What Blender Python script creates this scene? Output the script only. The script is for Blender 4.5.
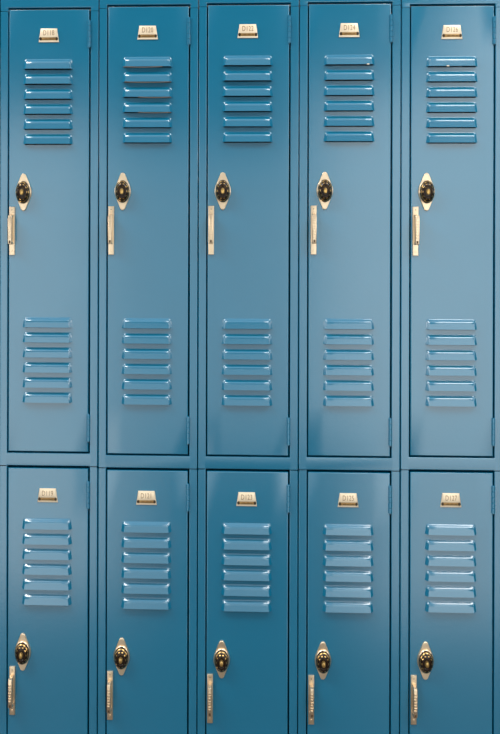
import bpy, math, random
from mathutils import Vector, Matrix

for o in list(bpy.data.objects): bpy.data.objects.remove(o)
scene = bpy.context.scene
C = scene.collection
PI = math.pi
Z0 = 2.25                      # eye level above the floor

# ------------------------------------------------------------------ camera
cam = bpy.data.cameras.new('camera'); cam_o = bpy.data.objects.new('camera', cam); C.objects.link(cam_o)
cam_o.location = (0.5918, -2.3, Z0)
a, p, r = 0.03921, 0.00054, -0.00245
R = Matrix.Rotation(a, 3, 'Z') @ Matrix.Rotation(p, 3, 'X') @ Matrix.Rotation(r, 3, 'Y')
cam_o.rotation_euler = (R @ Matrix.Rotation(PI/2, 3, 'X')).to_euler()
cam.sensor_fit = 'VERTICAL'; cam.sensor_height = 36.0; cam.sensor_width = 36.0
cam.lens = 922.5/734*36.0
cam.shift_x = (250-198.8)/734
cam.shift_y = -(367-215.3)/734
cam.clip_start = 0.05
scene.camera = cam_o

# ------------------------------------------------------------------ world, lights, exposure
vs = scene.view_settings
vs.view_transform = 'Standard'; vs.look = 'None'; vs.exposure = 0.0; vs.gamma = 1.0; vs.use_curve_mapping = False
w = bpy.data.worlds.new('world'); scene.world = w; w.use_nodes = True
# pale ceiling above, dim hall below
wn = w.node_tree.nodes; wl = w.node_tree.links
tcw = wn.new('ShaderNodeTexCoord'); sx = wn.new('ShaderNodeSeparateXYZ'); rp = wn.new('ShaderNodeValToRGB')
wl.new(tcw.outputs['Generated'], sx.inputs[0]); wl.new(sx.outputs['Z'], rp.inputs[0])
rp.color_ramp.elements[0].position = 0.30; rp.color_ramp.elements[0].color = (.02, .02, .02, 1)
rp.color_ramp.elements[1].position = 0.60; rp.color_ramp.elements[1].color = (.80, .82, .85, 1)
wl.new(rp.outputs[0], wn['Background'].inputs[0]); wn['Background'].inputs[1].default_value = 1.0

def area(name, loc, target, sx, sy, power, col=(1, 1, 1), spread=PI):
    l = bpy.data.lights.new(name, 'AREA'); l.shape = 'RECTANGLE'; l.size = sx; l.size_y = sy
    l.energy = power; l.color = col; l.spread = spread
    o = bpy.data.objects.new(name, l); C.objects.link(o); o.location = loc
    o.rotation_euler = (Vector(target)-Vector(loc)).to_track_quat('-Z', 'Y').to_euler()
    return o
LY = -2.75                    # unseen glazing behind the camera, plus lights added for the doors' sheen
def pane(name, x0, x1, z0, z1, rad, col=(.97, 1, .97)):
    return area(name, ((x0+x1)/2, LY, (z0+z1)/2), ((x0+x1)/2, 0, (z0+z1)/2), x1-x0, z1-z0, rad*.8*PI*(x1-x0)*(z1-z0), col)
pane('corridor_window_left', -1.45, -.16, .14, 2.80, 2.05)
pane('sheen_light_left', -.16, .35, 1.00, 2.65, 1.0)  # added dim light panel, fills in sheen between the two windows
pane('sheen_light_left_low', -.16, .15, .15, 1.00, .95)  # added dim light panel, kept narrow so the middle lower door stays dark
pane('sheen_light_right', .35, .95, .95, 2.60, 1.0)  # light panel added for the weaker sheen on the middle column
pane('corridor_window_right', 1.02, 2.6, 1.05, 2.95, 2.3)
pane('corridor_window_right_low', 1.28, 2.6, .04, 1.05, 1.75)  # lower piece of the unseen window, cut narrower to shape the sheen
pane('corridor_window_right_transom', 1.75, 2.6, 2.95, 3.50, 2.9)
# bright ends of the corridor
area('corridor_end_left', (-4.2, -1.15, 2.75), (-.2, -.85, 2.6), 1.8, 1.1, 32, (1, .97, .92))
area('corridor_end_right', (5.4, -1.15, 2.75), (1.4, -.85, 2.6), 1.8, 1.1, 32, (1, .97, .92))
area('ceiling_light_left', (-1.5, -1.15, 4.4), (-.2, 0, 2.1), 1.5, .6, 62, (1, .97, .92))
area('ceiling_light_right', (2.2, -1.15, 4.0), (1.8, 0, 2.1), 1.8, .6, 36, (1, .97, .92))

# ------------------------------------------------------------------ materials
def mat(name, col, rough=.4, metal=0.0, spec=.5, bump=0.0, bscale=200.0, var=0.0, coat=0.0, rvar=0.0):
    m = bpy.data.materials.new(name); m.use_nodes = True
    nt = m.node_tree; b = nt.nodes['Principled BSDF']
    b.inputs['Base Color'].default_value = (*col, 1); b.inputs['Roughness'].default_value = rough
    b.inputs['Metallic'].default_value = metal; b.inputs['Specular IOR Level'].default_value = spec
    if name == 'blue_enamel': b.inputs['IOR'].default_value = 1.67
    b.inputs['Coat Weight'].default_value = coat
    tc = nt.nodes.new('ShaderNodeTexCoord')
    if var > 0:
        n = nt.nodes.new('ShaderNodeTexNoise'); n.inputs['Scale'].default_value = 9; n.inputs['Detail'].default_value = 5
        nt.links.new(tc.outputs['Object'], n.inputs['Vector'])
        mx = nt.nodes.new('ShaderNodeMixRGB'); mx.inputs[1].default_value = (*[c*(1-var) for c in col], 1)
        mx.inputs[2].default_value = (*[min(1, c*(1+var)) for c in col], 1)
        nt.links.new(n.outputs['Fac'], mx.inputs[0]); nt.links.new(mx.outputs[0], b.inputs['Base Color'])
    if rvar > 0:
        n = nt.nodes.new('ShaderNodeTexNoise'); n.inputs['Scale'].default_value = 5; n.inputs['Detail'].default_value = 6
        nt.links.new(tc.outputs['Object'], n.inputs['Vector'])
        mr = nt.nodes.new('ShaderNodeMapRange'); mr.inputs[3].default_value = rough-rvar; mr.inputs[4].default_value = rough+rvar
        nt.links.new(n.outputs['Fac'], mr.inputs[0]); nt.links.new(mr.outputs[0], b.inputs['Roughness'])
    if bump > 0:
        n = nt.nodes.new('ShaderNodeTexNoise'); n.inputs['Scale'].default_value = bscale; n.inputs['Detail'].default_value = 2
        nt.links.new(tc.outputs['Object'], n.inputs['Vector'])
        bp = nt.nodes.new('ShaderNodeBump'); bp.inputs['Strength'].default_value = bump; bp.inputs['Distance'].default_value = .001
        nt.links.new(n.outputs['Fac'], bp.inputs['Height']); nt.links.new(bp.outputs[0], b.inputs['Normal'])
    return m
BLUE = (0.001, 0.161, 0.292)
M = {
 'paint': mat('blue_enamel', BLUE, .21, 0, 1.0, bump=.12, bscale=160, var=.05, rvar=.03),
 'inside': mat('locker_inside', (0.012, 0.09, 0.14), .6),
 'cream': mat('satin_nickel', (0.90, 0.71, 0.50), .34, .95, .5, bump=.1, bscale=300),
 'plate': mat('plate_face', (0.95, 0.79, 0.58), .4, .4, .5),
 'band': mat('plate_band', (0.42, 0.25, 0.09), .4, .6),
 'ink': mat('engraved_brown', (0.30, 0.17, 0.07), .6),
 'rivet': mat('dark_rivet', (0.05, 0.03, 0.015), .35, .6),
 'dial': mat('dial_black', (0.018, 0.009, 0.005), .25, 0, .35),
 'gold': mat('dial_gold', (0.75, 0.47, 0.16), .28, .9),
 'slot': mat('dark_slot', (0.10, 0.055, 0.025), .6),
 'worn': mat('worn_bare_steel', (0.10, 0.085, 0.07), .6, .2),
 'chip': mat('chipped_primer', (0.75, 0.68, 0.55), .7),
 'floor': mat('floor_tile', (0.06, 0.042, 0.03), .45, var=.12),
 'wall': mat('wall_paint', (0.62, 0.60, 0.55), .8, var=.03),
}

# ------------------------------------------------------------------ mesh helpers
class MB:
    def __init__(s): s.v = []; s.f = []
    def add(s, vs, fs):
        n = len(s.v); s.v += [tuple(q) for q in vs]; s.f += [tuple(i+n for i in f) for f in fs]
    def box(s, x0, x1, y0, y1, z0, z1):
        s.add([(x0,y0,z0),(x1,y0,z0),(x1,y1,z0),(x0,y1,z0),(x0,y0,z1),(x1,y0,z1),(x1,y1,z1),(x0,y1,z1)],
              [(0,3,2,1),(4,5,6,7),(0,1,5,4),(1,2,6,5),(2,3,7,6),(3,0,4,7)])
    def plate(s, xs, zs, y, skip=()):
        """flat front sheet facing -Y, cells in skip left open"""
        for i in range(len(xs)-1):
            for k in range(len(zs)-1):
                if (i, k) in skip: continue
                s.add([(xs[i],y,zs[k]),(xs[i+1],y,zs[k]),(xs[i+1],y,zs[k+1]),(xs[i],y,zs[k+1])], [(0,1,2,3)])
    def ring(s, x0, x1, z0, z1, y, rad, depth, inward=False, sides='BRTL', seg=5):
        """rounded edge plus return along the sides of a rectangle; the flat stops rad short of the rectangle"""
        prof = []
        for t in range(seg+1):
            an = t/seg*PI/2
            prof.append((rad-rad*math.sin(an), rad-rad*math.cos(an)))   # (inset, back)
        prof.append((0, depth))
        sg = -1 if inward else 1
        P = []
        for ins, back in prof:
            d = sg*ins
            P.append([(x0+d,y+back,z0+d),(x1-d,y+back,z0+d),(x1-d,y+back,z1-d),(x0+d,y+back,z1-d)])
        for k, nm in enumerate('BRTL'):
            if nm not in sides: continue
            for j in range(len(P)-1):
                q = [P[j][k], P[j+1][k], P[j+1][(k+1)%4], P[j][(k+1)%4]]
                if inward: q = q[::-1]
                s.add(q, [(0,1,2,3)])
    def block(s, x0, x1, z0, z1, y0, y1, rad, seg=4):
        """rounded-edged slab facing -Y from y0 (front) to y1 (back)"""
        s.plate([x0+rad, x1-rad], [z0+rad, z1-rad], y0)
        s.ring(x0, x1, z0, z1, y0, rad, y1-y0, seg=seg)
    def loops(s, L, cap0=False, cap1=True):
        n = len(L[0]); vs = [q for l in L for q in l]; fs = []
        for i in range(len(L)-1):
            for k in range(n):
                fs.append((i*n+k, i*n+(k+1)%n, (i+1)*n+(k+1)%n, (i+1)*n+k))
        if cap0: fs.append(tuple(range(n))[::-1])
        if cap1: fs.append(tuple((len(L)-1)*n+k for k in range(n)))
        s.add(vs, fs)
    def build(s, name, m, parent=None, loc=None, smooth=30, weld=True):
        import bmesh
        me = bpy.data.meshes.new(name); me.from_pydata(s.v, [], s.f)
        if weld:
            bm = bmesh.new(); bm.from_mesh(me); bmesh.ops.remove_doubles(bm, verts=bm.verts, dist=1e-6); bm.to_mesh(me); bm.free()
        me.update()
        if smooth:
            me.polygons.foreach_set('use_smooth', [True]*len(me.polygons)); me.set_sharp_from_angle(angle=math.radians(smooth))
        me.materials.append(m)
        o = bpy.data.objects.new(name, me); C.objects.link(o)
        if parent: o.parent = parent
        if loc: o.location = loc
        return o

def empty(name, loc):
    o = bpy.data.objects.new(name, None); C.objects.link(o); o.location = loc; o.empty_display_size = .1
    return o
def share(src, name, parent, loc, rot=(0, 0, 0)):
    o = src.copy(); C.objects.link(o); o.name = name; o.parent = parent; o.location = loc; o.rotation_euler = rot
    return o

# ------------------------------------------------------------------ setting
f = MB(); f.box(-3.2, 4.4, -6.0, .6, -.1, 0); fo = f.build('floor', M['floor'], smooth=0); fo['kind'] = 'structure'
f = MB(); f.box(-3.2, 4.4, .46, .6, 0, 3.6); fo = f.build('wall_back', M['wall'], smooth=0); fo['kind'] = 'structure'

f = MB(); f.box(-.30, 1.80, .012, .42, 0, Z0-1.756-.034); fo = f.build('trim_1', M['rivet'], smooth=0); fo['kind'] = 'structure'
# ------------------------------------------------------------------ locker geometry
P = .25
TOP = [.521, .519, .5250, .5275, .5285, .5220, .520]       # gap over each upper door, neighbours included
UB  = [-.593, -.5950, -.5980, -.5980, -.5967, -.5935, -.592]
LT  = [-.630, -.6325, -.6350, -.6345, -.6335, -.6300, -.629]
SL  = [.994, .994, 1.002, 1.007, 1.004, 1.0, 1.0]
DXC = [0, 0, 0, 0, .001, .0028, .0032]
LB = -1.756                                                 # gap under the lower doors
DX0, DX1 = .0235, .2255                                     # door edges from the seam
OX0, OX1 = .0205, .2292                                     # opening edges
DEPTH = .40
LX = .1225; LW = .0630; LH = .0250                          # louver centre, half width, height

# small fitting tolerances of the locks and handles
HDX = {(1, 'lower'): .0035, (4, 'upper'): .0032, (5, 'upper'): .0018}
LDX = {(4, 'upper'): .0018, (1, 'lower'): .001}
def sm(t):
    t = max(0, min(1, t)); return math.sin(t*PI/2)
def louver_mesh():
    """pressed hood, bottom edge at z=0, open below; shell with its own thickness"""
    m = MB(); D = .0085
    us = [-1, -.988, -.972, -.955, -.935, -.915, -.89, -.6, -.3, 0, .3, .6, .89, .915, .935, .955, .972, .988, 1]
    vs = [1, .97, .92, .86, .79, .72, .64, .5, .35, .2, .1, .0]
    def pt(u, v, th):
        e = (lambda t: .75*t+.25*t*t*(3-2*t))(min(1, (1-abs(u))/.11)); g = (lambda t: t*t*(3-2*t))(min(1, (1-v)/.34))
        d = e*(.0056*g + .0044*(1-v))
        inset = .0036*v                                  # the hood narrows slightly to its top
        return (u*(LW-inset), -max(d-th, -.0004)-.0002, v*LH)
    nu = len(us); vv = []; ff = []
    for s_, th in ((0, 0), (1, .0012)):
        for v in vs:
            for u in us: vv.append(pt(u, v, th))
    nv = len(vs); off = nu*nv
    for i in range(nv-1):
        for k in range(nu-1):
            q = (i*nu+k, (i+1)*nu+k, (i+1)*nu+k+1, i*nu+k+1)
            ff.append(q); ff.append(tuple(off+x for x in q[::-1]))
    b = (nv-1)*nu
    for k in range(nu-1): ff.append((b+k, off+b+k, off+b+k+1, b+k+1))
    m.add(vv, ff); return m
louver_src = None
def lip_mesh(u0, u1):
    m = MB(); n = 14; L = []
    for i in range(n+1):
        u = u0+(u1-u0)*i/n; e = sm((1-abs(u))/.11)
        y = -.0105*e; z = -.0016*math.sin(PI*(i/n))
        x = u*LW
        L.append([(x, y, z+.0008), (x, y+.0012, z+.0008), (x, y+.0012, z-.0016), (x, y, z-.0016)])
    m.loops(L, cap0=True, cap1=True); return m

def hull(pts):
    pts = sorted(pts); 
    def half(ps):
        h = []
        for q in ps:
            while len(h) > 1 and (h[-1][0]-h[-2][0])*(q[1]-h[-2][1])-(h[-1][1]-h[-2][1])*(q[0]-h[-2][0]) <= 0: h.pop()
            h.append(q)
        return h[:-1]
    return half(pts)+half(pts[::-1])

def ell(rx, rz, y, n=48, ph=0): return [(rx*math.cos(2*PI*k/n+ph), y, rz*math.sin(2*PI*k/n+ph)) for k in range(n)]
DA, DB = .0178, .0276                                        # dial half width, half height
def backplate_mesh():
    pts = [(.0202*math.cos(t*PI/40), .0285*math.sin(t*PI/40)) for t in range(80)]
    for s_ in (1, -1): pts += [(.0072*math.cos(t*PI/10), s_*.0380+.0090*math.sin(t*PI/10)) for t in range(20)]
    h = hull(pts)
    m = MB()
    def lp(k, y, zk=None): return [(x*k, y, z*(zk or k)) for x, z in h]
    L = [lp(1, 0), lp(1, -.0030), lp(.985, -.0042), lp(.94, -.0048, .965)]
    m.loops(L, cap1=True)
    m.loops([ell(DA*1.07, DB*1.05, -.004), ell(DA*1.07, DB*1.05, -.0075), ell(DA*1.0, DB*1.0, -.009)], cap1=True)
    return m
def dial_mesh():
    m = MB()
    pr = [(1.0, .0085), (1.0, .0115), (.97, .0132), (.92, .0150), (.80, .0185), (.68, .0208), (.58, .0220), (.50, .0222), (.42, .0205)]
    m.loops([ell(DA*k, DB*k, -y) for k, y in pr]); return m
def markings_mesh():
    m = MB()
    for k in range(40):
        an = 2*PI*k/40; big = k % 4 == 0
        r0, r1 = (.66, .93) if big else (.85, .93)
        hw = .0017 if big else .0005
        def pr(rr): return .0150+(.92-rr)/.12*.0035 if rr > .80 else .0185+(.80-rr)/.12*.0023
        c, s_ = math.cos(an), math.sin(an)
        tx, tz = -s_*hw, c*hw*1.3
        q = [(DA*r1*c+tx, -(pr(r1)+.0003), DB*r1*s_+tz), (DA*r1*c-tx, -(pr(r1)+.0003), DB*r1*s_-tz),
             (DA*r0*c-tx, -(pr(r0)+.0003), DB*r0*s_-tz), (DA*r0*c+tx, -(pr(r0)+.0003), DB*r0*s_+tz)]
        q2 = [(x, y+.0006, z) for x, y, z in q]
        m.add(q+q2, [(0,1,2,3),(7,6,5,4),(0,4,5,1),(1,5,6,2),(2,6,7,3),(3,7,4,0)])
    return m
def knob_mesh():
    m = MB(); n = 48
    def fl(k, y, amp):
        return [(DA*k*(1+amp*(1 if i % 4 < 2 else -1))*math.cos(2*PI*i/n), -y, DB*k*(1+amp*(1 if i % 4 < 2 else -1))*math.sin(2*PI*i/n)) for i in range(n)]
    m.loops([fl(.30, .0200, 0), fl(.28, .0220, .05), fl(.25, .0258, .05), fl(.22, .0270, .03), fl(.14, .0276, 0), fl(.05, .0278, 0)])
    return m
HWD, HHT = .0071, .1210                                      # handle half width, height (origin at its top centre)
def handle_mesh():
    m = MB(); m.block(-HWD, HWD, -HHT, 0, -.0045, 0, .0012)
    for z in (-.0125, -.110):
        m.loops([[(x, y, q+z) for x, y, q in ell(.0022, .0032, -.0044, 16)], [(x, y, q+z) for x, y, q in ell(.0018, .0026, -.0056, 16)]])
    return m
def bar_mesh():
    """lift latch: a bent bar standing off the plate, feet at both ends"""
    m = MB(); hw = .0048
    # side outline in (y, z)
    out = [(-.0044,-.0190), (-.0120,-.0195), (-.0225,-.0205), (-.0262,-.0222), (-.0275,-.0260), (-.0275,-.0890), (-.0262,-.0925), (-.0225,-.0940), (-.0044,-.0945)]
    inn = [(-.0044,-.0250), (-.0110,-.0255), (-.0175,-.0265), (-.0212,-.0280), (-.0225,-.0320), (-.0225,-.0830), (-.0212,-.0860), (-.0190,-.0872), (-.0044,-.0880)]
    n = len(out)
    rr = .0012
    # cross section per station: rounded rectangle between outer and inner line
    L = []
    for (yo, zo), (yi, zi) in zip(out, inn):
        d = Vector((yi-yo, zi-zo)); ln = d.length; d = d/ln
        def q(x, t): return (x, yo+d[0]*t, zo+d[1]*t)
        L.append([q(-hw+rr, 0), q(hw-rr, 0), q(hw, rr), q(hw, ln-rr), q(hw-rr, ln), q(-hw+rr, ln), q(-hw, ln-rr), q(-hw, rr)])
    m.loops(L, cap0=True, cap1=True)
    # side cheeks, shallower than the bar
    for sx in (-1, 1):
        x = sx*(hw-.0010)
        m.box(min(x, x-sx*.0012), max(x, x-sx*.0012), -.0150, -.0040, -.090, -.024)
    return m
def emboss_mesh():
    m = MB(); z = -.0330
    for k in range(7):
        h = (.0042, .0036, .0046, .0038)[k % 4]
        m.block(-.0036, .0036 if k % 2 else .0022, z-h, z, -.0292, -.0272, .0009, seg=3)
        z -= h+.0028
    return m
def slot_mesh():
    m = MB(); m.box(-.0022, .0022, -.0281, -.0270, -.0905, -.0840); return m
def hole_mesh():
    m = MB(); m.box(-.0009, .0009, -.0052, -.0040, -.0088, -.0068); return m
PT, PBW, PH = .0207, .0257, .0345                            # plate half widths top/bottom, height (origin top centre)
def trap(z0, z1, y0, y1, inset, m, rad=.0012):
    def hw(z): return PT+(PBW-PT)*(-z/PH)-inset
    def lp(y, d): return [(-hw(z1)+d, y, z1+d), (hw(z1)-d, y, z1+d), (hw(z0)-d, y, z0-d), (-hw(z0)+d, y, z0-d)]
    m.loops([lp(y1, 0), lp(y0+rad, 0), lp(y0+rad*.3, rad*.35), lp(y0, rad)])
def plate_mesh():
    m = MB(); trap(0, -PH, -.0025, 0, 0, m)
    trap(-.0015, -.0225, -.0042, -.0020, .0010, m)           # raised number field
    return m
def band_mesh():
    m = MB(); trap(-.0230, -.0300, -.0030, -.0020, .0022, m, .0003); return m
def rivet_mesh():
    m = MB(); m.loops([ell(.0032, .0040, -.0028, 16), ell(.0032, .0040, -.0034, 16), ell(.0024, .0030, -.0042, 16)]); return m
def maker_mesh():
    m = MB()                                                 # worn, unreadable maker's lettering
    for k, x in enumerate((-.0125, -.0095, -.0065, -.0030, .0005, .0035, .0065, .0100, .0130)):
        m.box(x, x+.0014, -.0034, -.0028, -.0285, -.0285+(.004 if k % 3 else .0028))
    return m
def hinge_mesh(H=.068):
    """barrel of five knuckles, origin at its top"""
    m = MB(); n = 5
    for k in range(n):
        z1 = -H*k/n-.0004; z0 = -H*(k+1)/n+.0004
        L = []
        for z, q in ((z1, .8), (z1-.0006, 1), (z0+.0006, 1), (z0, .8)):
            L.append([(.0042*q*math.cos(t*PI/8), .0042*q*math.sin(t*PI/8), z) for t in range(16)])
        m.loops(L, cap0=True, cap1=True)
    m.loops([[(.0022*math.cos(t*PI/8), .0022*math.sin(t*PI/8), z) for t in range(16)] for z in (.0010, -H-.0010)], cap0=True, cap1=True)
    m.box(.0008, .0020, 0, .010, -H, 0)                      # leaf to the frame
    m.box(-.0020, -.0008, 0, .010, -H, 0)                    # leaf to the door
    return m
SRC = {}
def part(key, fn, mt, name, parent, loc, rot=(0, 0, 0), smooth=30):
    if key not in SRC:
        SRC[key] = fn().build(name, M[mt], parent, loc, smooth); SRC[key].rotation_euler = rot; return SRC[key]
    return share(SRC[key], name, parent, loc, rot)

def text_part(s, parent, loc, rot=(0, 0, 0)):
    cu = bpy.data.curves.new('number_lettering', 'FONT'); cu.body = s; cu.size = .0185; cu.align_x = 'CENTER'; cu.align_y = 'CENTER'
    cu.extrude = .0002; cu.space_character = 1.08; cu.resolution_u = 3; cu.offset = -.0001
    t = bpy.data.objects.new('tmp', cu); C.objects.link(t)
    bpy.context.view_layer.update()
    me = bpy.data.meshes.new_from_object(t.evaluated_get(bpy.context.evaluated_depsgraph_get()))
    bpy.data.objects.remove(t)
    me.transform(Matrix.Diagonal((.66, 1.0, 1, 1))); me.transform(Matrix.Rotation(PI/2, 4, 'X'))
    me.materials.clear(); me.materials.append(M['ink'])
    o = bpy.data.objects.new('number_lettering', me); C.objects.link(o); o.parent = parent; o.location = loc
    return o

def door_mesh(h, slots):
    """origin at the top left corner of the door front; slots: list of z of louver bottoms (negative)"""
    W = DX1-DX0; rad = .0020; m = MB()
    xs = [rad, LX-DX0-LW*.93, LX-DX0+LW*.93, W-rad]
    zs = [-h+rad, -rad]; sk = []
    for z in slots: zs += [z-.0020, z+.0115]
    zs.sort()
    for z in slots: sk.append((1, zs.index(z-.0020)))
    m.plate(xs, zs, 0, sk)
    m.ring(0, W, -h, 0, 0, rad, .018)
    for z in slots:
        m.ring(xs[1], xs[2], z-.0020, z+.0115, 0, .0001, .0015, inward=True, seg=1)
    return m

def locker(ci, tier, label, number, tilt=(0, 0), drop=0.0):
    """ci: 0..6, columns 1..5 are the five in view; tier 'upper' or 'lower'"""
    j = ci-1; x0 = j*P+DXC[ci]
    if tier == 'upper': top, bot, s_ = TOP[ci], UB[ci], (TOP[ci]-UB[ci])/1.126
    else: top, bot, s_ = LT[ci], LB, SL[ci]
    rail = .0370 if tier == 'upper' else .034
    zfloor = (bot-.0021-(UB[ci]-LT[ci])+.0046) if tier == 'upper' else bot-rail   # underside of this locker's frame
    zfloor = LT[ci]+.0036 if tier == 'upper' else zfloor
    root = empty('locker', (x0, 0, Z0+zfloor)); root['label'] = label; root['category'] = 'locker'
    root['group'] = 'blue metal lockers in two tiers'
    def Z(z): return z-zfloor
    optop, opbot = top+.0026, bot-.0022
    e = .0011
    # face frame: two stiles and the rail under the door, in one folded sheet
    m = MB(); rd = .0018
    JT = .0085 if tier == 'upper' else 0; tz = Z(optop)-.0006-JT
    dl = (DXC[ci]-DXC[ci-1])/2 if ci else 0; dr = (DXC[ci+1]-DXC[ci])/2 if ci < 6 else 0
    a0, a1 = e-dl, P-e+dr
    m.plate([a0+rd, OX0-rd], [rd*.3, tz], 0); m.plate([OX1+rd, a1-rd], [rd*.3, tz], 0)
    m.plate([OX0-rd, OX1+rd], [rd, Z(opbot)-rd], 0)
    m.plate([OX0-rd, OX0-rd+.0001], [rd*.3, rd], 0)
    m.ring(a0, a1, 0, tz, 0, rd, .022, sides='LR')
    m.ring(OX0, OX1, Z(opbot), tz, 0, rd, .022, inward=True, sides='LRB')
    m.ring(OX0-2*rd, OX1+2*rd, 0, tz, 0, rd, .022, sides='B')
    m.plate([a0+rd, OX0+rd], [0.0003, rd], .0003); m.plate([OX1-rd, a1-rd], [.0003, rd], .0003)
    m.build('face_frame', M['paint'], root)
    # case behind
    m = MB(); t = .0012; hz = Z(optop)-.004
    m.box(e, e+t, .010, DEPTH, .001, hz); m.box(P-e-t, P-e, .010, DEPTH, .001, hz)
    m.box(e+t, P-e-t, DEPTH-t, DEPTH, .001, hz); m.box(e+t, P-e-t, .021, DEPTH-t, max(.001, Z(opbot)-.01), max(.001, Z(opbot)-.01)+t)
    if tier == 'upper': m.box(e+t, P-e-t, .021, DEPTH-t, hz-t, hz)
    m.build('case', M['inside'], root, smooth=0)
    if tier == 'upper':
        m = MB(); zb, zt, zj = Z(optop)+.0004, Z(optop)+.060, Z(optop)-JT+.0004
        m.plate([a0+rd, a1-rd], [zb+rd, zt-rd], 0)
        m.plate([a0+rd, OX0-rd], [zj, zb+rd], 0); m.plate([OX1+rd, a1-rd], [zj, zb+rd], 0)
        m.ring(a0, a1, zj, zt, 0, rd, .022, sides='LRT'); m.ring(OX0, OX1, zj-rd, zb, 0, rd, .022, inward=True, sides='LRT')
        m.box(a0+.001, OX0-.001, .0003, .02, zj, zj+.001); m.box(OX1+.001, a1-.001, .0003, .02, zj, zj+.001)
        m.box(e, P-e, .022, DEPTH, zt-.0022, zt-.0010)
        m.build('top_rail', M['paint'], root)
    # door
    h = (top-.0024)-(bot+.0022)
    slots = [-(.1535-.0024+.0380*k)*s_ for k in range(6)]+[-(.808-.0024+.0380*k)*s_ for k in range(6)]
    d = door_mesh(h, slots).build('door', M['paint'], root, (DX0, -.0010, Z(top-.0024)))
    d.rotation_euler = (0, 0, 0)
    if drop: d.rotation_euler[1] = drop
    if tilt[0]: d.rotation_euler[2] = tilt[0]
    if tilt[1]: d.rotation_euler[0] = tilt[1]
    for z in slots: part('louver', louver_mesh, 'paint', 'louver', d, (LX-DX0, 0, z), smooth=40)
    # door furniture, all riding on the door so that it follows the door's lean
    q = part('plate', plate_mesh, 'plate', 'number_plate', root, (LX+(.0015 if ci == 1 else 0), -.0011, Z(top)-(.0505+(0 if tier == 'upper' else .002))*s_))
    part('band', band_mesh, 'band', 'plate_band', q, (0, 0, 0)); part('maker', maker_mesh, 'rivet', 'maker_lettering', q, (0, 0, 0))
    for x in (-.0205, .0205): part('rivet', rivet_mesh, 'rivet', 'rivet', q, (x, 0, -.0262))
    if number: text_part(number, q, (0, -.0043, -.0120))
    lk = part('lock', backplate_mesh, 'cream', 'combination_lock', root, (.0612+LDX.get((ci, tier), 0), -.0011, Z(top-.466*s_)))
    part('dial', dial_mesh, 'dial', 'dial', lk, (0, 0, 0), (0, random.uniform(0, 6) * 0, 0), 35)
    part('marks', markings_mesh, 'gold', 'dial_markings', lk, (0, 0, 0), smooth=0)
    part('knob', knob_mesh, 'gold', 'dial_knob', lk, (0, 0, 0), smooth=35)
    hd = part('handle', handle_mesh, 'cream', 'handle', root, (.0325+HDX.get((ci, tier), 0), -.0011, Z(top-.5030*s_)))
    part('bar', bar_mesh, 'cream', 'latch_bar', hd, (0, 0, 0))
    part('emb', emboss_mesh, 'cream', 'embossed_letters', hd, (0, 0, 0))
    part('slot', slot_mesh, 'slot', 'latch_slot', hd, (0, 0, 0), smooth=0); part('hole', hole_mesh, 'slot', 'screw_hole', hd, (0, 0, 0), smooth=0)
    hx = .2258
    part('hinge', hinge_mesh, 'paint', 'hinge', root, (hx, -.0018, Z(top-(.0300 if tier == 'upper' else .0335))))
    part('hinge', hinge_mesh, 'paint', 'hinge', root, (hx, -.0018, Z(bot+(.0290+.068))))
    return root, d, slots

T = math.radians
spec = [
 (1, 'upper', 'D118', 'upper blue locker numbered D118, leftmost of the top row, above D119', (0, 0)),
 (2, 'upper', 'D120', 'upper blue locker numbered D120, second from left, with worn brown louver edges', (0, 0)),
 (3, 'upper', 'D122', 'upper blue locker numbered D122, middle of the top row', (0, 0)),
 (4, 'upper', 'D124', 'upper blue locker numbered D124, fourth from left, pale chip on its top louver', (0, 0)),
 (5, 'upper', 'D126', 'upper blue locker numbered D126, rightmost of the top row, louvers catching bright light', (0, 0)),
 (1, 'lower', 'D119', 'lower blue locker numbered D119, leftmost of the bottom row under D118', (0, 0)),
 (2, 'lower', 'D121', 'lower blue locker numbered D121, second from left under D120', (0, 0)),
 (3, 'lower', 'D123', 'lower blue locker numbered D123, middle of the bottom row under D122', (0, 0)),
 (4, 'lower', 'D125', 'lower blue locker numbered D125, fourth from left under D124', (0, 0)),
 (5, 'lower', 'D127', 'lower blue locker numbered D127, rightmost of the bottom row', (0, 0)),
 (0, 'upper', None, 'blue upper locker cut off by the left edge, only its side strip in view', (0, 0)),
 (0, 'lower', None, 'blue lower locker cut off by the left edge, only its side strip in view', (0, 0)),
 (6, 'upper', None, 'blue upper locker cut off by the right edge beside D126', (0, 0)),
 (6, 'lower', None, 'blue lower locker cut off by the right edge beside D127', (0, 0)),
]
for ci, tier, num, label, tilt in spec:
    root, d, slots = locker(ci, tier, label, num, tilt)
    if num == 'D120':
        for k, (u0, u1) in enumerate(((-.95, .6), (-.9, .95), (-.35, .95), (-.35, .95))):
            o = lip_mesh(u0, u1).build('worn_louver_edge', M['worn'], d, (LX-DX0, -.0002, slots[k]-.0002)); o['label'] = 'worn brown edge of a louver'
    if num in ('D124', 'D126'):
        u = .72 if num == 'D124' else -.18
        m = MB(); m.box(u*LW-.0028, u*LW+.0028, -.0112, -.0100, -.0014, .0016)
        o = m.build('paint_chip', M['chip'], d, (LX-DX0, 0, slots[0])); o['label'] = 'pale chip in the paint'
